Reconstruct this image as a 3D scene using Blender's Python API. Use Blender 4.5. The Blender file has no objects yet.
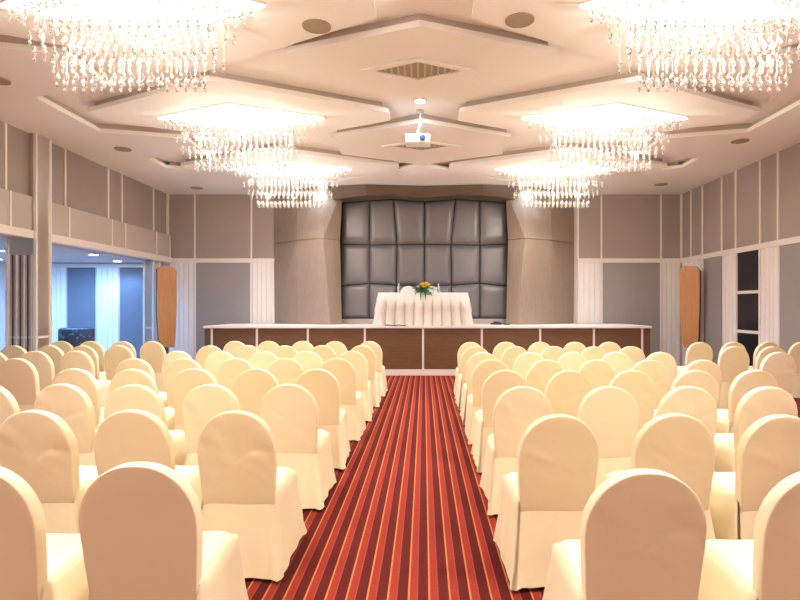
import bpy, bmesh, math, random
from mathutils import Vector, Matrix, noise
random.seed(7)
S = bpy.context.scene
COL = S.collection
PI = math.pi

# ------------------------------------------------------------------ materials
def mat(name, color, rough=0.6, metal=0.0, spec=0.4, emit=None, estr=0.0, bump=0.0, bscale=40.0, var=0.0, vscale=6.0, trans=0.0, sheen=0.0):
    m = bpy.data.materials.new(name); m.use_nodes = True
    nt = m.node_tree; b = nt.nodes['Principled BSDF']
    b.inputs['Base Color'].default_value = (*color, 1)
    b.inputs['Roughness'].default_value = rough
    b.inputs['Metallic'].default_value = metal
    b.inputs['Specular IOR Level'].default_value = spec
    b.inputs['Transmission Weight'].default_value = trans
    if sheen: b.inputs['Sheen Weight'].default_value = sheen
    if emit:
        b.inputs['Emission Color'].default_value = (*emit, 1)
        b.inputs['Emission Strength'].default_value = estr
    if bump or var:
        tc = nt.nodes.new('ShaderNodeTexCoord')
    if bump:
        n = nt.nodes.new('ShaderNodeTexNoise'); n.inputs['Scale'].default_value = bscale; n.inputs['Detail'].default_value = 3
        bp = nt.nodes.new('ShaderNodeBump'); bp.inputs['Strength'].default_value = bump; bp.inputs['Distance'].default_value = 0.01
        nt.links.new(tc.outputs['Object'], n.inputs['Vector'])
        nt.links.new(n.outputs['Fac'], bp.inputs['Height']); nt.links.new(bp.outputs['Normal'], b.inputs['Normal'])
    if var:
        n2 = nt.nodes.new('ShaderNodeTexNoise'); n2.inputs['Scale'].default_value = vscale; n2.inputs['Detail'].default_value = 4
        mx = nt.nodes.new('ShaderNodeMix'); mx.data_type = 'RGBA'
        mx.inputs[6].default_value = (*[c*(1-var) for c in color], 1)
        mx.inputs[7].default_value = (*[min(1, c*(1+var)) for c in color], 1)
        nt.links.new(tc.outputs['Object'], n2.inputs['Vector'])
        nt.links.new(n2.outputs['Fac'], mx.inputs[0]); nt.links.new(mx.outputs[2], b.inputs['Base Color'])
    return m

def carpet_mat():
    m = bpy.data.materials.new('striped_carpet'); m.use_nodes = True
    nt = m.node_tree; b = nt.nodes['Principled BSDF']; L = nt.links.new
    b.inputs['Roughness'].default_value = 0.95; b.inputs['Specular IOR Level'].default_value = 0.1
    tc = nt.nodes.new('ShaderNodeTexCoord'); sp = nt.nodes.new('ShaderNodeSeparateXYZ')
    L(tc.outputs['Object'], sp.inputs[0])
    sh = nt.nodes.new('ShaderNodeMath'); sh.operation = 'SUBTRACT'; sh.inputs[1].default_value = 0.023
    L(sp.outputs['X'], sh.inputs[0])
    d = nt.nodes.new('ShaderNodeMath'); d.operation = 'DIVIDE'; d.inputs[1].default_value = 0.107
    L(sh.outputs[0], d.inputs[0])
    fr = nt.nodes.new('ShaderNodeMath'); fr.operation = 'FRACT'; L(d.outputs[0], fr.inputs[0])
    cr = nt.nodes.new('ShaderNodeValToRGB'); cr.color_ramp.interpolation = 'CONSTANT'
    red = CARPET['red']; mar = CARPET['maroon']; org = CARPET['orange']; dim = CARPET['dim']
    stops = [(0, org), (.085, red), (.43, dim), (.49, mar)]
    el = cr.color_ramp.elements
    el[0].position = 0; el[0].color = (*org, 1); el[1].position = stops[1][0]; el[1].color = (*stops[1][1], 1)
    for p, c in stops[2:]:
        e = el.new(p); e.color = (*c, 1)
    L(fr.outputs[0], cr.inputs[0])
    n = nt.nodes.new('ShaderNodeTexNoise'); n.inputs['Scale'].default_value = 55; n.inputs['Detail'].default_value = 4
    L(tc.outputs['Object'], n.inputs['Vector'])
    mp = nt.nodes.new('ShaderNodeMapRange'); mp.inputs[3].default_value = .75; mp.inputs[4].default_value = 1.2
    L(n.outputs['Fac'], mp.inputs[0])
    mx = nt.nodes.new('ShaderNodeMix'); mx.data_type = 'RGBA'; mx.blend_type = 'MULTIPLY'; mx.inputs[0].default_value = 1
    L(cr.outputs[0], mx.inputs[6]); L(mp.outputs[0], mx.inputs[7]); L(mx.outputs[2], b.inputs['Base Color'])
    bp = nt.nodes.new('ShaderNodeBump'); bp.inputs['Strength'].default_value = .3; bp.inputs['Distance'].default_value = .005
    n2 = nt.nodes.new('ShaderNodeTexNoise'); n2.inputs['Scale'].default_value = 300
    L(tc.outputs['Object'], n2.inputs['Vector']); L(n2.outputs['Fac'], bp.inputs['Height']); L(bp.outputs['Normal'], b.inputs['Normal'])
    return m

def wood_mat(name, c1, c2, scale=(9, 9, .8), rough=.35, spec=.4):
    m = bpy.data.materials.new(name); m.use_nodes = True
    nt = m.node_tree; b = nt.nodes['Principled BSDF']; L = nt.links.new
    b.inputs['Roughness'].default_value = rough; b.inputs['Specular IOR Level'].default_value = spec
    tc = nt.nodes.new('ShaderNodeTexCoord'); mp = nt.nodes.new('ShaderNodeMapping')
    mp.inputs['Scale'].default_value = scale
    L(tc.outputs['Object'], mp.inputs[0])
    n = nt.nodes.new('ShaderNodeTexNoise'); n.inputs['Scale'].default_value = 3; n.inputs['Detail'].default_value = 6; n.inputs['Distortion'].default_value = .6
    L(mp.outputs[0], n.inputs['Vector'])
    cr = nt.nodes.new('ShaderNodeValToRGB')
    cr.color_ramp.elements[0].position = .3; cr.color_ramp.elements[0].color = (*c1, 1)
    cr.color_ramp.elements[1].position = .7; cr.color_ramp.elements[1].color = (*c2, 1)
    L(n.outputs['Fac'], cr.inputs[0]); L(cr.outputs[0], b.inputs['Base Color'])
    return m

def tuft_mat():
    m = bpy.data.materials.new('speckled_upholstery'); m.use_nodes = True
    nt = m.node_tree; b = nt.nodes['Principled BSDF']; L = nt.links.new
    tc = nt.nodes.new('ShaderNodeTexCoord'); v = nt.nodes.new('ShaderNodeTexVoronoi'); v.inputs['Scale'].default_value = 11
    L(tc.outputs['Object'], v.inputs['Vector'])
    cr = nt.nodes.new('ShaderNodeValToRGB'); cr.color_ramp.elements[0].position = .25; cr.color_ramp.elements[0].color = (.03, .10, .12, 1)
    cr.color_ramp.elements[1].position = .38; cr.color_ramp.elements[1].color = (.006, .008, .012, 1)
    L(v.outputs['Distance'], cr.inputs[0]); L(cr.outputs[0], b.inputs['Base Color']); b.inputs['Roughness'].default_value = .4
    return m

CARPET = dict(red=(.265, .030, .018), maroon=(.095, .011, .009), orange=(.50, .175, .055), dim=(.29, .050, .036))
M = {
 'carpet': carpet_mat(),
 'cloth': mat('cream_cloth', (.86, .735, .49), .85, spec=.15, bump=.12, bscale=14),
 'cloth_white': mat('white_cloth', (.86, .80, .74), .85, spec=.15, bump=.12, bscale=14),
 'skirt': mat('ivory_table_cloth', (.70, .63, .575), .7, spec=.2, bump=.1, bscale=30),
 'ceiling': mat('ceiling_paint', (.92, .88, .835), .9, spec=.1),
 'recess': mat('taupe_recess_band', (.56, .47, .40), .9, spec=.1),  # darker taupe for the set-back band between panels and upper ceiling
 'panel_up': mat('taupe_fabric_panel', (.36, .295, .265), .9, spec=.1, bump=.1, bscale=180, var=.05, vscale=3),
 'panel_band': mat('light_taupe_panel', (.50, .43, .39), .85, spec=.15, bump=.05, bscale=180),
 'panel_low': mat('grey_fabric_panel', (.32, .29, .29), .9, spec=.1, bump=.1, bscale=180, var=.05, vscale=3),
 'trim': mat('white_trim', (.78, .70, .655), .5, spec=.3),
 'rib': mat('white_ribbed_board', (.82, .76, .73), .55, spec=.3, var=.02, vscale=2),
 'wall': mat('wall_paint', (.55, .48, .44), .9, spec=.1),
 'veneer': wood_mat('taupe_veneer', (.265, .195, .148), (.325, .245, .19), (14, 14, .7), .4),
 'veneer_dark': wood_mat('brown_veneer', (.10, .066, .044), (.135, .09, .06), (.8, 14, 14), .4),
 'stage': wood_mat('dark_brown_veneer', (.125, .060, .030), (.165, .079, .040), (1.2, 9, 9), .35),
 'deck': mat('stage_deck', (.45, .38, .34), .5),
 'padded': mat('grey_leather', (.175, .158, .164), .27, spec=.6, bump=.1, bscale=60),
 'seam': mat('black_backing', (.02, .018, .018), .8),
 'board': wood_mat('orange_wood', (.46, .20, .075), (.55, .26, .105), (10, 10, .8), .4),
 'darkedge': mat('dark_wood_edge', (.12, .06, .035), .5),
 'mirror': mat('brushed_mirror_steel', (.68, .61, .53), .28, metal=.9),
 'steel_trim': mat('pale_metal_edge', (.80, .76, .74), .35, metal=.2),
 'blackglass': mat('black_glass', (.016, .016, .02), .3, spec=.3),
 'plate': mat('lit_chandelier_plate', (.9, .85, .78), .5, emit=(1, .92, .82), estr=2.4),
 'frame': mat('chandelier_frame', (.9, .88, .85), .3, metal=.3),
 'crystal': mat('clear_crystal', (1, .98, .95), .06, spec=.9, trans=.95),
 'wire': mat('crystal_wire', (.55, .48, .40), .35, metal=1.0),
 'lamp_cool': mat('lit_cool_lens', (.9, .95, 1), .5, emit=(.86, .93, 1), estr=40),
 'strip_cool': mat('lit_cool_strip', (.9, .95, 1), .5, emit=(.75, .88, 1), estr=12),
 'ring': mat('white_ring', (.8, .75, .7), .5),
 'grille': mat('taupe_grille', (.42, .33, .23), .8, bump=.5, bscale=300),
 'vent': mat('vent_louvre', (.55, .49, .43), .7),
 'white_plastic': mat('white_plastic', (.85, .87, .88), .35, spec=.5),
 'black': mat('black_rubber', (.015, .014, .015), .5),
 'lens': mat('dark_lens', (.02, .03, .05), .05, spec=.9),
 'leaf': mat('green_leaf', (.045, .17, .03), .5, var=.35, vscale=14),
 'yellow': mat('yellow_petal', (.9, .68, .06), .6),
 'whitepetal': mat('white_petal', (.9, .85, .75), .6),
 'bowl': mat('green_glazed_bowl', (.10, .16, .07), .3),
 'bottle': mat('clear_plastic', (.85, .93, 1), .1, trans=.85),
 'cap': mat('white_bottle_cap', (.8, .85, .9), .4),
 'foyer_floor': mat('foyer_stone', (.5, .48, .46), .4),
 'foyer_panel': mat('blue_grey_panel', (.15, .16, .20), .8, bump=.05, bscale=160),
 'foyer_ceiling': mat('foyer_ceiling_paint', (.62, .56, .56), .9),
 'tuft': tuft_mat(),
}

# ------------------------------------------------------------------ mesh helpers
def obj(name, bm, m, parent=None, smooth=False, recalc=True):
    if recalc: bmesh.ops.recalc_face_normals(bm, faces=bm.faces)
    me = bpy.data.meshes.new(name); bm.to_mesh(me); bm.free()
    me.materials.append(m)
    if smooth:
        for p in me.polygons: p.use_smooth = True
    o = bpy.data.objects.new(name, me); COL.objects.link(o)
    if parent: o.parent = parent
    return o
def inst(name, me, parent=None, loc=(0, 0, 0)):
    o = bpy.data.objects.new(name, me); COL.objects.link(o); o.location = loc
    if parent: o.parent = parent
    return o
def thing(name, label, cat, loc=(0, 0, 0), rotz=0, group=None):
    o = bpy.data.objects.new(name, None); COL.objects.link(o)
    o.location = loc; o.rotation_euler = (0, 0, rotz); o.empty_display_size = .1
    o['label'] = label; o['category'] = cat
    if group: o['group'] = group
    return o
def tag(o, label, cat, group=None):
    o['label'] = label; o['category'] = cat
    if group: o['group'] = group
    return o
def struct(name, bm, m, smooth=False):
    o = obj(name, bm, m, None, smooth); o['kind'] = 'structure'; return o
def dup(root, loc, rotz, label=None, group=None):
    r = root.copy(); COL.objects.link(r); r.location = loc; r.rotation_euler = (0, 0, rotz)
    if label: r['label'] = label
    if group: r['group'] = group
    for ch in list(root.children):
        c = ch.copy(); COL.objects.link(c); c.parent = r
        for g in list(ch.children):
            d = g.copy(); COL.objects.link(d); d.parent = c
    return r
def bx(bm, x0, x1, y0, y1, z0, z1):
    x0, x1 = sorted((x0, x1)); y0, y1 = sorted((y0, y1)); z0, z1 = sorted((z0, z1))
    v = [bm.verts.new((x, y, z)) for z in (z0, z1) for y in (y0, y1) for x in (x0, x1)]
    for f in ((0, 1, 3, 2), (4, 6, 7, 5), (0, 4, 5, 1), (2, 3, 7, 6), (0, 2, 6, 4), (1, 5, 7, 3)):
        bm.faces.new([v[i] for i in f])
    return bm
def box(*a):
    return bx(bmesh.new(), *a)
def bevel(bm, w, seg=2):
    bmesh.ops.recalc_face_normals(bm, faces=bm.faces)
    bmesh.ops.bevel(bm, geom=list(bm.edges), offset=w, segments=seg, affect='EDGES', profile=.5)
    return bm
def prism(bm, pts, z0, z1):
    lo = [bm.verts.new((x, y, z0)) for x, y in pts]; hi = [bm.verts.new((x, y, z1)) for x, y in pts]
    n = len(pts)
    bm.faces.new(lo[::-1]); bm.faces.new(hi)
    for i in range(n):
        bm.faces.new((lo[i], lo[(i+1) % n], hi[(i+1) % n], hi[i]))
    return bm
def lathe(bm, prof, n=16, c=(0, 0)):
    rings = []
    for r, z in prof:
        if r < 1e-5: rings.append([bm.verts.new((c[0], c[1], z))])
        else: rings.append([bm.verts.new((c[0]+r*math.cos(2*PI*i/n), c[1]+r*math.sin(2*PI*i/n), z)) for i in range(n)])
    for a, b in zip(rings, rings[1:]):
        for i in range(n):
            j = (i+1) % n
            if len(a) == 1 and len(b) == 1: continue
            if len(a) == 1: bm.faces.new((a[0], b[j], b[i]))
            elif len(b) == 1: bm.faces.new((a[i], a[j], b[0]))
            else: bm.faces.new((a[i], a[j], b[j], b[i]))
    for r in (rings[0], rings[-1]):
        if len(r) > 2: bm.faces.new(r)
    return bm
def tube(bm, pts, r, n=6):
    pts = [Vector(p) for p in pts]; rings = []
    for i, p in enumerate(pts):
        d = (pts[min(i+1, len(pts)-1)] - pts[max(i-1, 0)]).normalized()
        a = d.orthogonal().normalized() if abs(d.z) > .95 else d.cross(Vector((0, 0, 1))).normalized()
        b = d.cross(a)
        rings.append([bm.verts.new(p + a*r*math.cos(2*PI*k/n) + b*r*math.sin(2*PI*k/n)) for k in range(n)])
    for A, B in zip(rings, rings[1:]):
        for k in range(n):
            bm.faces.new((A[k], A[(k+1) % n], B[(k+1) % n], B[k]))
    bm.faces.new(rings[0][::-1]); bm.faces.new(rings[-1])
    return bm

# ------------------------------------------------------------------ dimensions
YB = 14.2            # back wall
XL, XR = -6.5, 6.54  # side walls
ZC = 4.35            # dropped ceiling panels and border
ZU = 4.50            # upper ceiling
YR = -3.5            # wall behind the camera
ZT = 2.67            # mid-height trim
FX = -11.6           # far side of the foyer

# ------------------------------------------------------------------ floor
struct('floor', box(XL-.25, XR+.2, YR-.2, YB+.2, -.12, 0), M['carpet'])
struct('floor_foyer', box(FX-.2, XL-.25, 5.0, YB+.2, -.12, 0), M['foyer_floor'])

# ------------------------------------------------------------------ ceiling
ceil_ = struct('ceiling', box(XL-.25, XR+.2, YR-.2, YB+.2, ZU, ZU+.15), M['ceiling'])
def hexa(cx, cy, hw, hd, cut):
    k = hd*(1-cut/hw)
    return [(cx, cy-hd), (cx+cut, cy-k), (cx+cut, cy+k), (cx, cy+hd), (cx-cut, cy+k), (cx-cut, cy-k)]
CH_Y = (5.25, 8.38, 11.5)
CX = 2.72
for s in (-1, 1):
    for y in (-1.01, 2.12) + CH_Y:
        q = (2.75, 1.55, 2.25) if y < 6 else (2.55, 1.34, 2.2)
        bm = prism(bmesh.new(), hexa(s*CX, y, *q), ZC, ZC+.065)
        obj('rhombus_panel', bm, M['ceiling'], ceil_)
        obj('recess_band', prism(bmesh.new(), hexa(s*CX, y, *[v*.955 for v in q]), ZC+.065, ZU), M['recess'], ceil_)
for y, hd in ((3.65, 1.2), (6.68, 1.0), (9.93, 1.3)):
    bm = prism(bmesh.new(), hexa(-.04, y, 2.5, hd, 1.5), ZC, ZC+.065)
    obj('rhombus_panel', bm, M['ceiling'], ceil_)
    obj('recess_band', prism(bmesh.new(), hexa(-.04, y, 2.5*.955, hd*.955, 1.5*.955), ZC+.065, ZU), M['recess'], ceil_)
# border along the side walls, with half-rhombus teeth
for s in (-1, 1):
    pts = [(s*6.6, YR), (s*5.28, YR)]
    for yc in (.52, 3.65, 6.8, 9.95):
        pts += [(s*5.28, yc-.82), (s*4.05, yc-.48), (s*4.05, yc+.48), (s*5.28, yc+.8)]
    pts += [(s*5.28, 11.35), (s*5.28, YB), (s*6.6, YB)]
    bm = prism(bmesh.new(), pts, ZC, ZC+.065); obj('recess_band', prism(bmesh.new(), [(x if abs(x) > 6 else x+s*.06, y) for x, y in pts], ZC+.065, ZU), M['recess'], ceil_)
    obj('border_panel', bm, M['ceiling'], ceil_)
pts = [(-5.28, YB), (-5.28, 11.45), (-4.1, 12.05), (-2.72, 12.95), (-2.1, 12.75), (-.04, 11.3), (2.1, 12.75), (2.72, 12.95), (4.1, 12.05), (5.28, 11.45), (5.28, YB)]
bm = prism(bmesh.new(), pts, ZC, ZC+.065); obj('recess_band', prism(bmesh.new(), [(x*.99, YB if y == YB else y+.08) for x, y in pts], ZC+.065, ZU), M['recess'], ceil_)
obj('border_panel', bm, M['ceiling'], ceil_)

# ------------------------------------------------------------------ walls
def ribbed(name, parent, axis, a0, a1, face, out, z0, z1):
    """vertical boards with grooves; axis 'x' = along x on a plane y=face, 'y' = along y on a plane x=face; out = sign towards the room"""
    n = max(2, round((a1-a0)/.125)); w = (a1-a0)/n
    prof = []
    for i in range(n):
        s = a0+i*w
        prof += [(s, 0), (s+.012, .022), (s+w-.012, .022), (s+w, 0)]
    prof = [(a0, -.03)] + prof + [(a1, -.03)]
    bm = bmesh.new(); P = []
    for z in (z0, z1):
        P.append([bm.verts.new((a, face+out*d, z) if axis == 'x' else (face+out*d, a, z)) for a, d in prof])
    k = len(prof)
    for i in range(k-1): bm.faces.new((P[0][i], P[0][i+1], P[1][i+1], P[1][i]))
    bm.faces.new(P[0]); bm.faces.new(P[1])
    return obj(name, bm, M['rib'], parent)
def slab(name, parent, axis, a0, a1, face, out, d, z0, z1, m):
    f0, f1 = face-out*.01, face+out*d
    b = (a0, a1, f0, f1, z0, z1) if axis == 'x' else (f0, f1, a0, a1, z0, z1)
    return obj(name, box(*b), M[m] if isinstance(m, str) else m, parent)

# back wall
wb = struct('wall_back', box(XL-.25, XR+.2, YB, YB+.2, 0, ZU), M['wall'])
def back_side(pts_up, low):
    for a, b in zip(pts_up, pts_up[1:]):
        slab('fabric_panel', wb, 'x', a+.025, b-.025, YB, -1, .02, ZT+.06, ZC, 'panel_up')
    for a in pts_up:
        slab('trim_strip', wb, 'x', a-.02, a+.02, YB, -1, .035, ZT+.06, ZC, 'trim')
    slab('trim_strip', wb, 'x', pts_up[0], pts_up[-1], YB, -1, .04, ZT-.05, ZT+.06, 'trim')
    for kind, a, b in low:
        if kind == 'rib': ribbed('ribbed_panel', wb, 'x', a, b, YB, -1, 0, ZT-.05)
        else:
            slab('fabric_panel', wb, 'x', a+.03, b-.03, YB, -1, .02, .1, ZT-.05, 'panel_low')
            for q in (a, b): slab('trim_strip', wb, 'x', q-.03, q+.03, YB, -1, .035, 0, ZT-.05, 'trim')
back_side([XL+.03, -5.80, -4.37, -3.75], [('rib', XL+.05, -5.83), ('pan', -5.80, -4.37), ('rib', -4.34, -3.75)])
back_side([3.90, 4.49, 6.0, XR-.03], [('rib', 3.9, 4.46), ('pan', 4.49, 6.0), ('rib', 6.03, XR-.05)])

# right wall
wr = struct('wall_right', box(XR, XR+.2, YR-.2, YB, 0, ZU), M['wall'])
ups = [14.15, 13.66, 13.1, 12.25, 11.7, 10.85, 10.3, 8.9, 8.35, 6.9, 6.35, 4.95, 4.4, 3.0, 2.45, 1.0, .45, -1, -1.55, -3.45]
for a, b in zip(ups[1:], ups): slab('fabric_panel', wr, 'y', a+.025, b-.025, XR, -1, .02, ZT+.06, ZC, 'panel_up')
for a in ups: slab('trim_strip', wr, 'y', a-.02, a+.02, XR, -1, .04, ZT+.06, ZC, 'trim')
slab('trim_strip', wr, 'y', YR, YB, XR, -1, .045, ZT-.05, ZT+.06, 'trim')
ribbed('ribbed_panel', wr, 'y', 13.1, 14.15, XR, -1, 0, ZT-.05)
slab('fabric_panel', wr, 'y', 12.28, 13.06, XR, -1, .02, .1, ZT-.05, 'panel_low')
ribbed('ribbed_panel', wr, 'y', 11.7, 12.25, XR, -1, 0, ZT-.05)
ribbed('ribbed_panel', wr, 'y', 10.3, 10.84, XR, -1, 0, ZT-.05)
for a, b in ((8.9, 10.27), (6.9, 8.3), (4.95, 6.3), (3.0, 4.35), (1.0, 2.4), (-1, .4)):
    slab('fabric_panel', wr, 'y', a, b, XR, -1, .02, .1, ZT-.05, 'panel_low')
    ribbed('ribbed_panel', wr, 'y', a-.53, a-.02, XR, -1, 0, ZT-.05)
struct('baseboard_right', bx(bmesh.new(), XR-.05, XR+.01, YR, 10.3, 0, .1), M['trim'])
# black glazed door in the right wall
dr = struct('door_1', box(XR-.012, XR+.005, 10.88, 11.66, .06, ZT-.05), M['blackglass'])
for z in (1.8, 1.0): obj('door_rail', box(XR-.035, XR-.012, 10.88, 11.66, z-.03, z+.03), M['trim'], dr)
for a in (10.86, 11.68): obj('door_frame', box(XR-.04, XR, a-.025, a+.025, 0, ZT-.05), M['trim'], dr)

# left wall: a soffit over the opening to the foyer
wl = struct('wall_left', box(XL-.25, XL, YR-.2, YB, ZT-.04, ZU), M['wall'])
upl = [14.1, 13.4, 12.0, 11.48, 10.1, 8.66, 8.1, 6.7, 6.15, 4.75, 4.2, 2.8, 2.25, .85, .3, -1.1, -1.65, -3.4]
ZB = 3.30
for a, b in zip(upl[1:], upl):
    slab('fabric_panel', wl, 'y', a+.025, b-.025, XL, 1, .02, ZB, ZC, 'panel_up')
    slab('band_panel', wl, 'y', a+.025, b-.025, XL, 1, .10, ZT+.08, ZB, 'panel_band')
for a in upl:
    slab('trim_strip', wl, 'y', a-.02, a+.02, XL, 1, .04, ZB, ZC, 'trim')
    slab('trim_strip', wl, 'y', a-.02, a+.02, XL, 1, .112, ZT+.08, ZB, 'trim')
slab('trim_strip', wl, 'y', YR, YB, XL, 1, .13, ZT-.05, ZT+.08, 'trim')
lw = struct('wall_left_lower', box(XL-.25, XL, YR-.2, 5.0, 0, ZT-.05), M['panel_low'])
for a in (-1.5, .5, 2.5, 4.5): ribbed('ribbed_panel', lw, 'y', a, a+.5, XL, 1, 0, ZT-.05)
# mirror-clad pillars in the opening
def pillar(name, x0, x1, y0, y1, top):
    p = struct(name, box(x0, x1, y0, y1, 0, top), M['mirror'])
    for xx, yy in ((x0, y0), (x1, y0), (x1, y1)):
        obj('corner_trim', box(xx-.022, xx+.022, yy-.022, yy+.022, 0, top), M['steel_trim'], p)
    obj('joint_trim', box(x0-.004, x1+.006, y0-.004, y1+.004, .98, 1.02), M['steel_trim'], p)
    return p
pillar('trim_1', XL-.32, XL+.14, 9.17, 9.52, ZC-.003)
pl = bpy.data.objects['trim_1']
for k in range(7): obj('reflection_strip', box(XL-.30+.062*k, XL-.285+.062*k, 9.155, 9.172, 0, 2.35), M['darkedge'] if k % 2 else M['steel_trim'], pl)  # dark and pale strips imitate striped reflections in the mirror face
pillar('trim_2', XL-.22, XL+.0, 13.45, 13.75, ZT-.05)
# rear wall behind the camera
struct('wall_rear', box(XL-.25, XR+.2, YR-.2, YR, 0, ZU), M['wall'])

# foyer shell
wf = struct('wall_foyer', box(FX-.2, XL-.25, YB, YB+.2, 0, 2.75), M['wall'])
def flow(kind, a, b):
    if kind == 'rib': ribbed('ribbed_panel', wf, 'x', a, b, YB, -1, 0, 2.6)
    else: slab('fabric_panel', wf, 'x', a, b, YB, -1, .02, 0, 2.5, 'foyer_panel')
for k, a, b in (('rib', -11.4, -10.2), ('pan', -10.15, -9.6), ('rib', -9.55, -9.08), ('pan', -9.03, -8.34), ('rib', -8.30, -7.74), ('pan', -7.7, -7.03), ('rib', -7.0, -6.76)):
    flow(k, a, b)
slab('trim_strip', wf, 'x', FX, XL-.25, YB, -1, .04, 2.5, 2.6, 'trim')
struct('wall_foyer_left', box(FX-.2, FX, 5.0, YB+.2, 0, 2.75), M['rib'])
struct('wall_foyer_rear', box(FX-.2, XL-.25, 4.8, 5.0, 0, 2.75), M['rib'])
struct('ceiling_foyer', box(FX-.2, XL-.25, 4.8, YB+.2, 2.62, 2.77), M['foyer_ceiling'])

# ------------------------------------------------------------------ stage
SX0, SX1, SY, SZ = -4.81, 4.96, 12.3, 1.083
st = thing('stage', 'low brown panelled stage with white edging across the end of the hall', 'stage', (0, SY, 0))
obj('deck', box(SX0+.02, SX1-.02, .03, YB-SY-.06, .14, SZ-.05), M['deck'], st)
obj('edge_trim', bevel(box(SX0-.03, SX1+.03, -.04, YB-SY-.06, SZ-.05, SZ), .006), M['trim'], st)
obj('plinth', box(SX0, SX1, -.03, YB-SY-.06, 0, .13), M['trim'], st)
xs = [SX0, -4.66, -3.67, -2.55, -1.30, -.02, 1.27, 2.55, 3.73, 4.79, SX1]
for a, b in zip(xs, xs[1:]):
    obj('front_panel', box(a+.012, b-.012, 0, .03, .13, SZ-.05), M['stage'], st)
for a in xs[1:-1]:
    obj('divider', box(a-.022, a+.022, -.012, .03, .13, SZ-.05), M['trim'], st)
for a in (SX0, SX1):
    obj('side_panel', box(a-.01, a+.012, .0, YB-SY-.06, .13, SZ-.05), M['stage'], st)

# ------------------------------------------------------------------ padded backdrop and its surround
bd = thing('padded_backdrop', 'grey quilted leather wall of big cushioned panels behind the stage table', 'padded wall', (0, 13.95, SZ))
Z0 = SZ
obj('backing', box(-2.2, 2.2, 0, .12, .005, ZC-Z0-.02), M['seam'], bd)
gx = {0: [-2.03, -1.365, -.77, .012, .787, 1.39, 2.06], 1: [-2.06, -1.365, -.67, .012, .67, 1.39, 2.08], 2: [-2.06, -1.365, -.69, .012, .68, 1.39, 2.08], 3: [-2.06, -1.365, -.69, .012, .68, 1.39, 2.08]}
gz = {0: [4.12, 4.16, 4.21, 4.13, 4.21, 4.17, 4.12], 1: [3.07, 3.04, 3.05, 3.06, 3.05, 3.035, 3.07], 2: [2.02, 2.085, 2.04, 2.03, 2.04, 2.085, 2.02], 3: [1.225]*7}
def pillow(c, n=10):
    bm = bmesh.new(); g = []
    for j in range(n+1):
        row = []
        for i in range(n+1):
            u, v = i/n, j/n
            U, V_ = 2*u-1, 2*v-1
            p = (c[0]*(1-u)+c[1]*u)*(1-v) + (c[3]*(1-u)+c[2]*u)*v
            h = .045*((1-abs(U)**9)*(1-abs(V_)**9))**.6
            row.append(bm.verts.new((p.x, -.005-h-.012, p.z)))
        g.append(row)
    for j in range(n):
        for i in range(n): bm.faces.new((g[j][i], g[j][i+1], g[j+1][i+1], g[j+1][i]))
    r = bmesh.ops.extrude_edge_only(bm, edges=[e for e in bm.edges if e.is_boundary])
    for v in r['geom']:
        if isinstance(v, bmesh.types.BMVert): v.co.y = .0
    return bm
gap = .010
for r in range(3):
    for k in range(6):
        c = [Vector((gx[r+1][k]+gap, 0, gz[r+1][k]-Z0+gap)), Vector((gx[r+1][k+1]-gap, 0, gz[r+1][k+1]-Z0+gap)),
             Vector((gx[r][k+1]-gap, 0, gz[r][k+1]-Z0-gap)), Vector((gx[r][k]+gap, 0, gz[r][k]-Z0-gap))]
        obj('padded_panel', pillow(c), M['padded'], bd, True)
obj('base_board', bevel(box(-2.05, 2.07, -.05, 0, .0, .125), .005), M['deck'], bd)

sr = thing('stage_surround', 'faceted brown wood veneer surround framing the padded backdrop', 'wall surround', (0, YB-.01, 0))
def rel(pts, z): return [Vector((x, y-(YB-.01), z)) for x, y in pts]
HB, HM, HT = SZ+.002, 3.10, ZC-.004
for s in (-1, 1):
    off = .03
    def mir(p): return [(-x+off*0 if s > 0 else x, y) for x, y in p]
    bot = mir([(-3.78, 14.17), (-3.06, 13.62), (-2.20, 13.10), (-1.97, 13.42), (-2.06, 13.94)])
    mid = mir([(-3.80, 14.17), (-3.07, 13.44), (-2.34, 13.00), (-2.01, 13.40), (-2.10, 13.94)])
    top = mir([(-3.80, 14.17), (-3.07, 13.56), (-2.43, 13.12), (-1.96, 13.46), (-2.04, 13.94)])
    for nm, A, zA, B, zB, mt in (('lower_jamb', bot, HB, mid, HM-.006, 'veneer'), ('upper_jamb', mid, HM+.006, top, HT, 'veneer')):
        bm = bmesh.new()
        a = [bm.verts.new(v) for v in rel(A, zA)]; b = [bm.verts.new(v) for v in rel(B, zB)]
        for i in range(len(a)):
            j = (i+1) % len(a)
            # triangulated facets so each is truly flat
            bm.faces.new((a[i], a[j], b[j])); bm.faces.new((a[i], b[j], b[i]))
        bm.faces.new(a); bm.faces.new(b)
        obj(nm, bm, M[mt], sr)
# header: faceted soffit rising towards the room
hx = [-2.25, -1.9, -1.35, -.75, .012, .78, 1.38, 1.92, 2.25]
fy = [13.2, 13.1, 12.98, 13.06, 13.14, 13.06, 12.98, 13.1, 13.2]
bz = [4.02, 4.05, 4.09, 4.13, 4.06, 4.13, 4.09, 4.05, 4.02]
bm = bmesh.new(); R = []
for x, y, z in zip(hx, fy, bz):
    R.append([bm.verts.new((x, y-(YB-.01), ZC-.004)), bm.verts.new((x, y-(YB-.01)+.1, z+.02)), bm.verts.new((x, 13.52-(YB-.01), z)), bm.verts.new((x, 13.93-(YB-.01), z+.06)), bm.verts.new((x, 13.93-(YB-.01), ZC-.004))])
for a, b in zip(R, R[1:]):
    for i in range(5): bm.faces.new((a[i], a[(i+1) % 5], b[(i+1) % 5], b[i]))
bm.faces.new(R[0]); bm.faces.new(R[-1])
obj('header', bm, M['veneer_dark'], sr)

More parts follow.
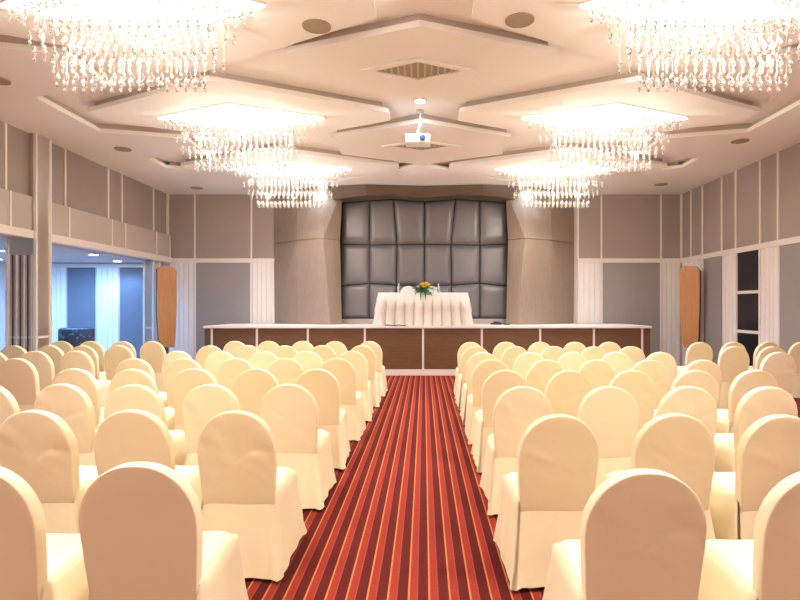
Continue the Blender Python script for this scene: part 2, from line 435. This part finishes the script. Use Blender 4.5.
# ------------------------------------------------------------------ chairs
def n3(x, y, z): return noise.noise(Vector((x, y, z)))
def chair_meshes(seed, m):
    rs = random.Random(seed); ox = seed*7.3
    wr_a = rs.choice((.0018, .003, .0055))
    # back cover: arched pad, both faces
    out = []
    hw = lambda z: .196 + .017*min(1, max(0, (z-.42)/.26))
    zs = [.40, .45, .50, .55, .60, .65, .70]
    right = [(hw(z), z) for z in zs]
    a, b = hw(.7), .232
    for k in range(1, 13):
        t = PI/2*k/13
        right.append((a*math.cos(t)**.93, .70+b*math.sin(t)**.97))
    top = [(0, .932)]
    outline = right + top + [(-x, z) for x, z in right[::-1]]
    cx, cz = 0, .66
    bottom = []
    for k in range(1, 6): bottom.append((-.196+.392*k/6, .40))
    outline = outline + bottom
    bm = bmesh.new()
    spec = [(1.0, 0), (1.0, .024), (.996, .0285), (.987, .0312), (.972, .0325), (.93, .033), (.82, .0335), (.66, .034), (.48, .0345), (.28, .035), (.1, .035)]
    fr = rs.uniform(-1, 1)
    def place(x, z, y):
        lean = -(z-.44)*.15 - .02*max(0, z-.75)
        wx = wr_a*n3((x*.9+z*.5*fr)*5+ox, (z-.7*fr*x)*20, 1.3) + .35*wr_a*n3(x*9+ox, z*30+x*14*fr, 5)
        e = (1 if abs(y) > .0325 else .3)*min(1, max(0, (z-.43)/.12))
        return bm.verts.new((x, y+lean+wx*e*1.6, z))
    rings = {}
    for sgn in (-1, 1):
        rr = []
        for sc, t in spec:
            if t == 0 and sgn == 1: rr.append(rings[-1][0]); continue
            rr.append([place(cx+(x-cx)*sc, cz+(z-cz)*sc, sgn*t) for x, z in outline])
        rings[sgn] = rr
        N = len(outline)
        for A, B in zip(rr, rr[1:]):
            for i in range(N):
                j = (i+1) % N
                bm.faces.new((A[i], A[j], B[j], B[i]))
        bm.faces.new(rr[-1])
        for i in range(N):
            e = bm.edges.get((rr[3][i], rr[3][(i+1) % N]))
            if e: e.smooth = False
    out.append(('back_cover', bm))
    # skirt rings
    def ring(h):
        """h: 0 at seat edge, 1 at hem"""
        fl = h**1.1
        w = .216+.026*fl-.022*(h == 0); y0 = -.022-.055*fl; y1 = .46+.105*fl-.035*(h == 0)
        pts = []
        nr, ns = 22, 20
        path = []
        for i in range(nr): path.append((-w+2*w*i/nr, y0, 0, -1, 'r'))
        for i in range(ns): path.append((w, y0+(y1-y0)*i/ns, 1, 0, 's'))
        for i in range(nr): path.append((w-2*w*i/nr, y1, 0, 1, 'f'))
        for i in range(ns): path.append((-w, y1-(y1-y0)*i/ns, -1, 0, 's'))
        res = []
        rad = .045
        for k, (x, y, nx, ny, sd) in enumerate(path):
            dx, dy = x-max(-w+rad, min(w-rad, x)), y-max(y0+rad, min(y1-rad, y))
            d = math.hypot(dx, dy)
            if dx and dy and d > 0:
                f = rad/d; x = x-dx+dx*f; y = y-dy+dy*f; nx, ny = dx/d, dy/d
            p = k/len(path)
            fold = .004*math.sin(2*PI*p*11+ox) + .018*n3(p*9+ox, h*.8, 2.0)
            corner = abs(nx*ny)*(.12 if ny < 0 else .10)
            amp = h**1.4
            if sd == 'r': amp *= 1.5
            cr = .006*n3(p*14+ox, h*5+p*9, 7.7)*min(1, h*4)
            dd = amp*(fold+corner*.55)+cr
            res.append((x+nx*dd, y+ny*dd, p))
        return res, nr, ns
    hs = [(0, .478), (.04, .455), (.12, .41), (.22, .36), (.38, .28), (.55, .2), (.75, .11), (1, .02)]
    lev = []
    for h, z in hs:
        pts, nr, ns = ring(h)
        lev.append([(x, y, z + (.010*n3(p*6+ox, 0, 3) if h == 1 else 0)) for x, y, p in pts])
    K = len(lev[0])
    def loft(idx, rows, bm):
        V_ = [[bm.verts.new(lev[r][i % K]) for i in idx] for r in rows]
        for A, B in zip(V_, V_[1:]):
            for i in range(len(idx)-1): bm.faces.new((A[i], A[i+1], B[i+1], B[i]))
        return V_
    bm2 = bmesh.new()
    idx = list(range(nr+1-2+1, K)) + [K, K+1]        # from just round the rear right corner all the way to the rear left
    loft(idx, range(len(hs)), bm2)
    # seat top
    full = lev[0]; cxy = Vector((0, .21))
    prev = [bm2.verts.new(p) for p in full]
    for sc, z in ((.96, .487), (.88, .492), (.7, .496), (.4, .497)):
        cur = []
        for (x, y, _) in full:
            q = cxy+(Vector((x, y))-cxy)*sc
            cur.append(bm2.verts.new((q.x, q.y, z+.004*n3(q.x*14+ox, q.y*14, 4))))
        for i in range(K):
            j = (i+1) % K
            bm2.faces.new((prev[i], prev[j], cur[j], cur[i]))
        prev = cur
    bm2.faces.new(prev)
    bmesh.ops.remove_doubles(bm2, verts=bm2.verts, dist=.0004)
    out.append(('seat_cover', bm2))
    bm3 = bmesh.new()
    loft(list(range(0, nr+1)), range(1, len(hs)), bm3)
    out.append(('rear_skirt', bm3))
    mesh = []
    for nm, b_ in out:
        bmesh.ops.recalc_face_normals(b_, faces=b_.faces)
        me = bpy.data.meshes.new(nm); b_.to_mesh(me); b_.free(); me.materials.append(m)
        for p in me.polygons: p.use_smooth = True
        mesh.append((nm, me))
    return mesh
VAR = [chair_meshes(s, M['cloth']) for s in range(1, 7)]
VARW = chair_meshes(11, M['cloth_white'])
def new_chair(x, y, rz, label, group, var, z=0):
    t = thing('banquet_chair', label, 'chair', (x, y, z), rz, group)
    for nm, me in var: inst(nm, me, t)
    return t
protos = {}
def put_chair(x, y, rz, label, group, v, z=0):
    if v not in protos: protos[v] = new_chair(x, y, rz, label, group, VAR[v] if v >= 0 else VARW, z); return protos[v]
    return dup(protos[v], (x, y, z), rz, label, group)
ROW = ['row nearest the camera', 'second row from the camera', 'third row from the camera', 'fourth row from the camera',
       'fifth row from the camera', 'third row from the stage', 'second row from the stage', 'row nearest the stage']
SEAT = ['beside aisle', 'second from aisle', 'third from aisle', 'fourth from aisle', 'fifth from aisle']
rj = random.Random(3)
right_aisle = [.758, .712, .712, .733, .732, .742, .748, .758]
for r in range(8):
    y = 2.02+1.023*r
    for c in range(5):
        if (r == 0 and c > 1) or (r == 1 and c > 2) or (r == 2 and c > 3): continue
        x = right_aisle[r] + (.016 if r == 0 else 0) + (0 if c == 0 else (.07 if r < 3 else .03)+.555*c) + rj.uniform(-.012, .012)*(c > 0)
        put_chair(x, y+rj.uniform(-.03, .03), rj.uniform(-.035, .035), 'cream covered banquet chair right of the aisle, %s, %s' % (ROW[r], SEAT[c]),
                  'covered chairs right of the aisle', rj.randrange(6))
left_aisle = [-1.045, -1.03, -1.00, -.985, -.965, -.94, -.925, -.905]
for r in range(8):
    y = 2.10+1.042*r
    for c in range(5):
        if (r == 0 and c > 1) or (r == 1 and c > 2): continue
        x = left_aisle[r] - (0 if c == 0 else .02+.555*c) + rj.uniform(-.012, .012)*(c > 0)
        put_chair(x, y+rj.uniform(-.03, .03), rj.uniform(-.035, .035), 'cream covered banquet chair left of the aisle, %s, %s' % (ROW[r], SEAT[c]),
                  'covered chairs left of the aisle', rj.randrange(6))
OUT = ['innermost of its row', 'second from inside', 'third from inside', 'fourth from inside']
for r, cs in ((4, 1), (5, 3), (6, 4), (7, 4)):
    for c in range(cs):
        put_chair((-4.52, -5.04, -5.56, -6.075)[c]+rj.uniform(-.01, .01), 2.10+1.042*r+rj.uniform(-.04, .04), rj.uniform(-.07, .07),
                  'cream covered chair, left wall block, %s, %s' % (ROW[r], OUT[c]), 'covered chairs by the left wall', rj.randrange(6))
for r, cs in ((5, 1), (6, 2), (7, 4)):
    for c in range(cs):
        put_chair(4.48+.555*c+rj.uniform(-.015, .015), 2.02+1.023*r+rj.uniform(-.04, .04), rj.uniform(-.07, .07),
                  'cream covered chair, right wall block, %s, %s' % (ROW[r], OUT[c]), 'covered chairs by the right wall', rj.randrange(6))
put_chair(-.385, 13.72, PI, 'white covered chair behind the stage table, left of the flowers', 'covered chairs on the stage', -1, SZ)
put_chair(.20, 13.72, PI, 'white covered chair behind the stage table, right of the flowers', 'covered chairs on the stage', -1, SZ)

# ------------------------------------------------------------------ stage table and what is on it
TY = 12.8
tb = thing('skirted_table', 'long table in a pleated ivory skirt standing on the stage', 'table', (-.02, TY, SZ))
hwT, hdT, hT = 1.0, .30, .74
bm = bmesh.new()
obj('top_cloth', bevel(box(-hwT, hwT, -hdT, hdT, hT-.02, hT), .008), M['skirt'], tb)
path = []
def seg(p, q, n):
    for i in range(n): path.append((p[0]+(q[0]-p[0])*i/n, p[1]+(q[1]-p[1])*i/n))
seg((-hwT, -hdT), (hwT, -hdT), 120); seg((hwT, -hdT), (hwT, hdT), 36); seg((hwT, hdT), (-hwT, hdT), 60); seg((-hwT, hdT), (-hwT, -hdT), 36)
rows = []
for h in (0, .08, .2, .35, .5, .65, .8, .92, 1):
    ring_ = []
    for i, (x, y) in enumerate(path):
        nx = max(-1, min(1, (x/hwT)**7)); ny = -1 if y < -hdT+.001 else (1 if y > hdT-.001 else y/hdT*0)
        L = math.hypot(nx, ny) or 1; nx /= L; ny /= L
        s = i/120*10
        ph = abs((s % 1)-.5)*2            # 0 at swag centre, 1 at gathers
        pleat = .11*abs(math.sin(PI*s))**.55*h**.7
        swag = .030*max(0, 1-((h-.22-.25*(1-ph))/.12)**2)
        d = .008+pleat+swag*1.4+.05*h
        if y > hdT-.001: d *= .3
        fx = x*(1+.055*h**1.5)
        ring_.append(bm.verts.new((fx+nx*d*.5, y+ny*d, (hT-.004)*(1-h)+.004)))
    rows.append(ring_)
for A, B in zip(rows, rows[1:]):
    for i in range(len(A)):
        j = (i+1) % len(A)
        bm.faces.new((A[i], A[j], B[j], B[i]))
obj('pleated_skirt', bm, M['skirt'], tb, True)

fl = thing('flower_arrangement', 'low flower arrangement with yellow blooms and green leaves on the stage table', 'flowers', (0.0, TY-.21, SZ+hT))
fl.scale = (1.2, 1, 1.15)
obj('bowl', lathe(bmesh.new(), [(.001, 0), (.07, 0), (.11, .05), (.10, .055), (.001, .05)]), M['bowl'], fl, True)
bm = bmesh.new(); rl = random.Random(5)
for k in range(64):
    a = rl.uniform(0, 2*PI); e = rl.uniform(-.9, .75); L = rl.uniform(.25, .40); w = rl.uniform(.026, .042)
    d = Vector((math.cos(a)*math.cos(e), math.sin(a)*math.cos(e)*.55, math.sin(e)*.7)); sd = d.cross(Vector((0, 0, 1))).normalized()
    if d.y > .1: d.z = abs(d.z)
    up = sd.cross(d)
    o = Vector((0, 0, .07)); P = []
    for t, ww in ((0, .2), (.25, .8), (.5, 1), (.75, .7), (1, .05)):
        c = o+d*L*t+Vector((0, -.02 if d.y < 0 else 0, -.09*t*t))
        P.append((bm.verts.new(c-sd*w*ww), bm.verts.new(c+up*.006*ww), bm.verts.new(c+sd*w*ww)))
    for A, B in zip(P, P[1:]):
        bm.faces.new((A[0], A[1], B[1], B[0])); bm.faces.new((A[1], A[2], B[2], B[1]))
for v in bm.verts:
    if abs(v.co.x) < .2 and v.co.z < .012 and v.co.y > -.16: v.co.z = .012
obj('foliage', bm, M['leaf'], fl, True, False)
for i, (x, y, z, r, m) in enumerate([(-.04, -.05, .21, .075, 'yellow'), (.07, -.03, .20, .07, 'yellow'), (.0, -.08, .14, .06, 'yellow'), (.03, .03, .25, .06, 'yellow'), (-.11, -.05, .15, .05, 'whitepetal'), (.13, -.06, .14, .05, 'whitepetal')]):
    bm = bmesh.new()
    z *= .62; y -= .03; r *= 1.15
    for ring_i, (n, tilt, s) in enumerate(((7, .5, 1), (5, 1.0, .7))):
        for k in range(n):
            a = 2*PI*k/n+ring_i*.4
            d = Vector((math.cos(a)*math.cos(tilt), math.sin(a)*math.cos(tilt), math.sin(tilt))); sd = Vector((-math.sin(a), math.cos(a), 0))
            c0 = Vector((x, y, z)); v = [bm.verts.new(c0), bm.verts.new(c0+d*r*.6*s+sd*r*.32), bm.verts.new(c0+d*r*1.1*s+Vector((0, 0, .01))), bm.verts.new(c0+d*r*.6*s-sd*r*.32)]
            bm.faces.new(v)
    obj('flower', bm, M[m], fl, False, False)
for x, lb in ((-.575, 'small clear water bottle on stage table, left of the flowers'), (.33, 'small clear water bottle on stage table, right of the flowers')):
    b = thing('water_bottle', lb, 'bottle', (x, TY-.05, SZ+hT), 0, 'water bottles on the stage table')
    bb_ = obj('bottle_body', lathe(bmesh.new(), [(.001, 0), (.03, .002), (.032, .02), (.032, .13), (.026, .155), (.013, .18), (.013, .19), (.001, .19)], 14), M['bottle'], b, True)
    obj('bottle_cap', lathe(bmesh.new(), [(.001, .19), (.015, .19), (.015, .21), (.001, .21)], 12), M['cap'], bb_)
bm = bmesh.new()
tube(bm, [(-.85+.05*i, 12.285+.01*math.sin(i*1.7), SZ+.012+.012*max(0, math.sin(i*1.3))) for i in range(10)], .012, 6)
tag(obj('cable', bm, M['black'], None, True), 'black cable lying on the stage lip before the skirted table', 'cable')
bm = bmesh.new()
tube(bm, [((.13-.004*i)*math.cos(i*.5)+1.66, (.10)*math.sin(i*.5)+13.0, SZ+.02+.0012*i) for i in range(42)] + [(1.9, 12.95, SZ+.018), (2.0, 13.0, SZ+.018)], .018, 6)
tag(obj('cable_coil', bm, M['black'], None, True), 'black coiled cable on the stage floor right of the skirted table', 'cable')

# ------------------------------------------------------------------ tall wooden boards
def board(x, y, rz, label):
    t = thing('wooden_board', label, 'wooden board', (x, y, 0), rz, 'tall wooden boards beside the stage')
    t.scale = (.86, 1, 1)
    zb, zt = .56, 2.46
    pts = [(-.13, zb), (.19, zb-.02), (.225, zb+.3), (.25, 1.55), (.25, zt-.12), (.15, zt-.02), (-.13, zt), (-.25, zt-.08), (-.25, 1.3), (-.21, zb+.22)]
    bm = bmesh.new()
    f = [bm.verts.new((px, -.03, pz)) for px, pz in pts]; bk = [bm.verts.new((px*.96, .05, pz)) for px, pz in pts]
    bm.faces.new(f); bm.faces.new(bk)
    obj('face', bevel_front(bm, f, bk), M['board'], t)
    bm = bmesh.new()
    f2 = [(px*1.01, pz) for px, pz in pts]
    a = [bm.verts.new((px, .05, pz)) for px, pz in f2]; b = [bm.verts.new((px, .09, pz)) for px, pz in f2]
    bm.faces.new(a); bm.faces.new(b)
    for i in range(len(a)): bm.faces.new((a[i], a[(i+1) % len(a)], b[(i+1) % len(b)], b[i]))
    obj('back_edge', bm, M['darkedge'], t)
    bm = box(-.04, .04, -.0, .06, .03, zb+.05)
    sd_ = obj('stand', bm, M['darkedge'], t)
    obj('foot', bevel(box(-.2, .2, -.13, .17, 0, .03), .008), M['darkedge'], sd_)
    return t
def bevel_front(bm, f, bk):
    n = len(f)
    for i in range(n): bm.faces.new((f[i], f[(i+1) % n], bk[(i+1) % n], bk[i]))
    return bm
board(6.17, 13.0, -.72, 'tall tapering orange wood board standing by the right wall near the stage')
board(-6.06, 13.2, .75, 'tall tapering orange wood board standing left of the stage by foyer opening')

# ------------------------------------------------------------------ foyer armchair
ac = thing('armchair', 'dark speckled armchair standing in the blue lit foyer', 'armchair', (-7.85, 12.6, 0), .5)
obj('seat', bevel(box(-.32, .32, -.30, .30, .16, .44), .05, 3), M['tuft'], ac, True)
bk = bevel(box(-.36, .36, .26, .40, .2, 1.02), .06, 3)
for v in bk.verts: v.co.y += (v.co.z-.2)*.2
obj('backrest', bk, M['tuft'], ac, True)
for s in (-1, 1):
    obj('armrest', bevel(box(s*.30, s*.42, -.30, .34, .16, .66), .045, 3), M['tuft'], ac, True)
    for y in (-.24, .24): obj('leg', lathe(bmesh.new(), [(.015, 0), (.025, .18)], 10, (s*.3, y)), M['black'], ac)

# ------------------------------------------------------------------ chandeliers
TIERS = [(1.13, .10), (.955, .31), (.82, .52), (.66, .73)]
ROWS_Y = {1: (-.21, .21), 2: (-.13, .13), 3: (-.06, .06)}
ASP = .46
def strand_mesh(L):
    bm = bmesh.new()
    tube(bm, [(0, 0, 0), (0, 0, -L+.02)], .0014, 4)
    for f in bm.faces: f.material_index = 1
    def bead(zc, r, h, n=6):
        k = len(bm.faces)
        lathe(bm, [(.0, zc+h*.5), (r*.55, zc+h*.28), (r, zc-.02*h), (r*.5, zc-h*.36), (.0, zc-h*.5)], n)
    bead(-L+.052, .026, .092)
    lathe(bm, [(0, -L+.012), (.010, -L), (.017, -L-.018), (.010, -L-.034), (0, -L-.042)], 6)
    z = -L+.055+.205
    while z < -.04:
        bead(z, .019, .055); z += .205
    bmesh.ops.recalc_face_normals(bm, faces=bm.faces)
    me = bpy.data.meshes.new('crystal_strand'); bm.to_mesh(me); bm.free()
    me.materials.append(M['crystal']); me.materials.append(M['wire'])
    return me
SM = [strand_mesh(L) for _, L in TIERS]
def ring_pts(hw, step):
    hd = hw*ASP; c = [(0, -hd), (hw, 0), (0, hd), (-hw, 0)]; res = []
    n = max(3, round(math.hypot(hw, hd)/step))
    for k in range(4):
        a, b = c[k], c[(k+1) % 4]
        for i in range(n): res.append((a[0]+(b[0]-a[0])*i/n, a[1]+(b[1]-a[1])*i/n))
    return res
def make_chandelier(loc, label):
    t = thing('chandelier', label, 'chandelier', loc, 0, 'crystal chandeliers')
    def rh(hw): return [(0, -hw*ASP), (hw, 0), (0, hw*ASP), (-hw, 0)]
    obj('canopy_plate', prism(bmesh.new(), rh(1.26), -.014, 0), M['frame'], t)
    obj('light_panel', prism(bmesh.new(), rh(1.245), -.042, -.014), M['plate'], t)
    strands = []
    for k, (hw, L) in enumerate(TIERS):
        if k == 0:
            for p in ring_pts(hw, .1): strands.append((0, p))
            for p in ring_pts(hw*.78, .13): strands.append((0, p))
            continue
        for y in ROWS_Y[k]:
            w_ = min(hw, 1.16*(1-abs(y)/.54)) if k == 1 else hw
            n = round(2*w_/.09)
            for i in range(n+1): strands.append((k, (-w_+2*w_*i/n, y)))
        if k == 1:
            for sx in (-1, 1):
                for i in range(4): strands.append((1, (sx*(hw-.09*i), 0 if i == 0 else (.09*i-.05)*(1 if i % 2 else -1))))
    strands.sort(key=lambda s: (-s[0], s[1][1]))
    for k, (x, y) in strands[:100]: inst('crystal_strand', SM[k], t, (x, y, -.042))
    bm = bmesh.new()
    for k, (x, y) in strands[100:]:
        n0 = len(bm.verts); bm.from_mesh(SM[k]); bm.verts.ensure_lookup_table()
        for v in bm.verts[n0:]: v.co += Vector((x, y, -.042))
    o = obj('crystal_strand', bm, M['crystal'], t, recalc=False); o.data.materials.append(M['wire']); o['kind'] = 'stuff'
    # bulbs hanging between the crystals
    for bxx in (-.5, 0, .5):
        ld = bpy.data.lights.new('bulb', 'POINT'); ld.energy = BULB; ld.color = (1, .885, .75); ld.shadow_soft_size = .05
        lo = bpy.data.objects.new('bulb', ld); COL.objects.link(lo); lo.parent = t; lo.location = (bxx, 0, -.58)
    for bxx in (-.6, 0, .6):
        ld = bpy.data.lights.new('halogen', 'SPOT'); ld.energy = HALO; ld.color = (.98, .965, .96); ld.spot_size = 2.3; ld.spot_blend = .8; ld.shadow_soft_size = .05
        lo = bpy.data.objects.new('halogen', ld); COL.objects.link(lo); lo.parent = t; lo.location = (bxx, 0, -.08)
    return t
HALO = 185
BULB = 25
NAMES = {(-1, 0): 'large crystal chandelier nearest the camera on the left', (1, 0): 'large crystal chandelier nearest the camera on the right',
         (-1, 1): 'crystal chandelier in the middle of the left hand row of three', (1, 1): 'crystal chandelier in the middle of the right hand row of three',
         (-1, 2): 'crystal chandelier nearest the stage on the left', (1, 2): 'crystal chandelier nearest the stage on the right'}
ch0 = None
for (s, k), lb in NAMES.items():
    loc = (s*CX-.02, CH_Y[k], ZC)
    if ch0 is None: ch0 = make_chandelier(loc, lb)
    else: dup(ch0, loc, 0, lb)

for s, lb in ((-1, 'unseen crystal chandelier added above the camera on the left'), (1, 'unseen crystal chandelier added above the camera on the right')):
    dup(ch0, (s*CX-.02, 2.12, ZC), 0, lb)  # unseen pair, added so the chair backs get light
for s, lb in ((-1, 'unseen crystal chandelier added behind the camera on the left'), (1, 'unseen crystal chandelier added behind the camera on the right')):
    dup(ch0, (s*CX-.02, -1.01, ZC), 0, lb)  # out of view, added to light the backs of the front row

# ------------------------------------------------------------------ ceiling fittings
def downlight(x, y, z, label, watt, ang=1.9, col=(.80, .90, 1), lit='lamp_cool', group='lit ceiling downlights', r=.075):
    t = thing('downlight', label, 'ceiling light', (x, y, z), 0, group)
    obj('trim_ring', lathe(bmesh.new(), [(r, 0), (r+.03, 0), (r+.03, -.012), (r, -.016), (r, 0)], 24), M['ring'], t, False)
    obj('lens', lathe(bmesh.new(), [(0, -.004), (r, -.004), (r, -.009), (0, -.009)], 24), M[lit], t)
    ld = bpy.data.lights.new('lamp', 'SPOT'); ld.energy = watt; ld.color = col; ld.spot_size = ang; ld.spot_blend = .6; ld.shadow_soft_size = .06
    lo = bpy.data.objects.new('lamp', ld); COL.objects.link(lo); lo.parent = t; lo.location = (0, 0, -.03)
    return t
downlight(-.06, 8.13, ZU, 'bright cool downlight in the ceiling above the projector pole', 260, 2.95, (.6, .78, 1))
downlight(-2.68, 6.68, ZU, 'cool downlight behind the left chandelier nearest the camera', 130, 2.98, (.62, .78, 1))
downlight(2.66, 6.68, ZU, 'cool downlight behind the right chandelier nearest the camera', 130, 2.98, (.62, .78, 1))
downlight(-2.42, 12.96, ZC, 'cool downlight before the stage, behind the far left chandelier', 60, 2.3, (.45, .70, 1))
downlight(2.42, 12.96, ZC, 'cool downlight before the stage, behind the far right chandelier', 60, 2.3, (.45, .70, 1))
downlight(-.56, 5.3, ZU, 'cool downlight cut by the top edge of the picture', 30, 2.2)

def speaker(x, y, z, label):
    t = thing('ceiling_speaker', label, 'ceiling speaker', (x, y, z), 0, 'round ceiling speakers')
    obj('rim', lathe(bmesh.new(), [(.125, 0), (.145, 0), (.143, -.012), (.125, -.014), (.125, 0)], 28), M['grille'], t)
    obj('grille', lathe(bmesh.new(), [(0, -.003), (.125, -.003), (.125, -.01), (0, -.013)], 28), M['grille'], t)
for x, y, z, lb in ((-1.09, 5.68, ZC, 'round taupe ceiling speaker left of the near vent, beyond the near left chandelier'), (.95, 5.56, ZC, 'round taupe ceiling speaker right of the near vent, beyond the near right chandelier'),
                    (-5.43, 10.1, ZC, 'round ceiling speaker beside the left wall, middle of its line of three'), (5.42, 9.6, ZC, 'round ceiling speaker beside the right wall, nearer of two'),
                    (-5.43, 13.4, ZC, 'round ceiling speaker in the far left corner above the stage end'), (5.5, 13.0, ZC, 'round ceiling speaker in the far right corner above the stage end'),
                    (-5.36, 7.03, ZC, 'round ceiling speaker at the left picture edge below the near chandelier')):
    speaker(x, y, z, lb)
def vent(x, y, label):
    t = thing('ceiling_vent', label, 'air vent', (x, y, ZC), 0, 'rhombic ceiling vents')
    hw, hd = .52, .255
    bm = bmesh.new()
    o_ = [(0, -hd*1.35), (hw*1.35, 0), (0, hd*1.35), (-hw*1.35, 0)]; i_ = [(0, -hd), (hw, 0), (0, hd), (-hw, 0)]
    A = [bm.verts.new((px, py, -.002)) for px, py in o_]; B = [bm.verts.new((px, py, -.022)) for px, py in o_]; C_ = [bm.verts.new((px, py, -.022)) for px, py in i_]; D = [bm.verts.new((px, py, -.002)) for px, py in i_]
    for P, Q in ((A, B), (B, C_), (C_, D)):
        for k in range(4): bm.faces.new((P[k], P[(k+1) % 4], Q[(k+1) % 4], Q[k]))
    obj('frame', bm, M['ceiling'], t)
    bm = prism(bmesh.new(), i_, -.006, -.001); obj('backing', bm, M['grille'], t)
    bm = bmesh.new()
    for k in range(-6, 7):
        x0 = k/6.5*hw; h = hd*(1-(abs(x0)+.014)/hw)
        if h > .02: bx(bm, x0-.012, x0+.012, -h, h, -.016, -.007)
    obj('louvres', bm, M['vent'], t)
vent(-.07, 6.72, 'rhombic air vent in the ceiling panel nearest the camera')
vent(-.05, 9.88, 'rhombic air vent in the ceiling panel behind the projector')

pj = thing('projector', 'white projector hanging from the ceiling on a thin pole', 'projector', (-.06, 8.55, ZU))
obj('ceiling_mount', lathe(bmesh.new(), [(0, 0), (.06, 0), (.06, -.03), (.03, -.05), (0, -.05)], 16), M['vent'], pj)
obj('pole', tube(bmesh.new(), [(0, 0, -.04), (0, 0, -.22), (-.035, 0, -.32), (-.03, 0, -.40)], .014, 8), M['white_plastic'], pj, True)
pb_ = obj('body', bevel(box(-.22, .15, -.14, .14, -.525, -.39), .02, 3), M['white_plastic'], pj, True)
bm = bmesh.new(); lathe(bm, [(.0, 0), (.045, 0), (.05, .02), (.038, .03), (0, .022)], 18)
bmesh.ops.rotate(bm, verts=bm.verts, cent=(0, 0, 0), matrix=Matrix.Rotation(PI/2, 3, 'X'))
bmesh.ops.translate(bm, verts=bm.verts, vec=(.035, -.138, -.455))
obj('lens', bm, M['lens'], pb_, True)

# foyer fittings
for x, y, lb in ((-7.02, 11.9, 'cool downlight in the foyer ceiling beyond the left opening'), (-7.45, 13.6, 'cool downlight washing the blue grey panel of the foyer'), (-9.9, 13.0, 'cool downlight over the far end of the foyer')):
    downlight(x, y, 2.62, lb, 80, 2.5, (.22, .5, 1), 'lamp_cool', 'foyer downlights', .09)
ls = thing('light_strip', 'long lit cool strip in the foyer ceiling at the left picture edge', 'ceiling light', (-9.0, 11.0, 2.622))
obj('housing', box(-1.2, .75, -.06, .06, -.02, 0), M['ring'], ls); obj('diffuser', box(-1.18, .73, -.045, .045, -.026, -.02), M['strip_cool'], ls)
for x, y in ((-8.2, 12.8), (-9.6, 10.6)):
    ld = bpy.data.lights.new('foyer_lamp', 'AREA'); ld.energy = 105; ld.color = (.18, .47, 1); ld.size = 1.0; ld.shape = 'DISK'
    lo = bpy.data.objects.new('foyer_lamp', ld); COL.objects.link(lo); lo.location = (x, y, 2.58); lo.parent = None
    lo.parent = ls; lo.location = (x+9.0, y-11.0, -.04)

# ------------------------------------------------------------------ world, camera, view
w = bpy.data.worlds.new('hall'); S.world = w; w.use_nodes = True
w.node_tree.nodes['Background'].inputs[0].default_value = (1, .93, .85, 1); w.node_tree.nodes['Background'].inputs[1].default_value = .3
cd = bpy.data.cameras.new('camera'); cam = bpy.data.objects.new('camera', cd); COL.objects.link(cam)
cam.location = (0, 0, 1.5); cam.rotation_euler = (PI/2, 0, 0)
cd.sensor_width = 36; cd.lens = 25.2; cd.shift_x = -.03; cd.shift_y = .00875; cd.clip_start = .05; cd.clip_end = 100
S.camera = cam
S.view_settings.view_transform = 'Standard'; S.view_settings.look = 'None'; S.view_settings.gamma = 1; S.view_settings.use_curve_mapping = False
S.view_settings.exposure = 0.24
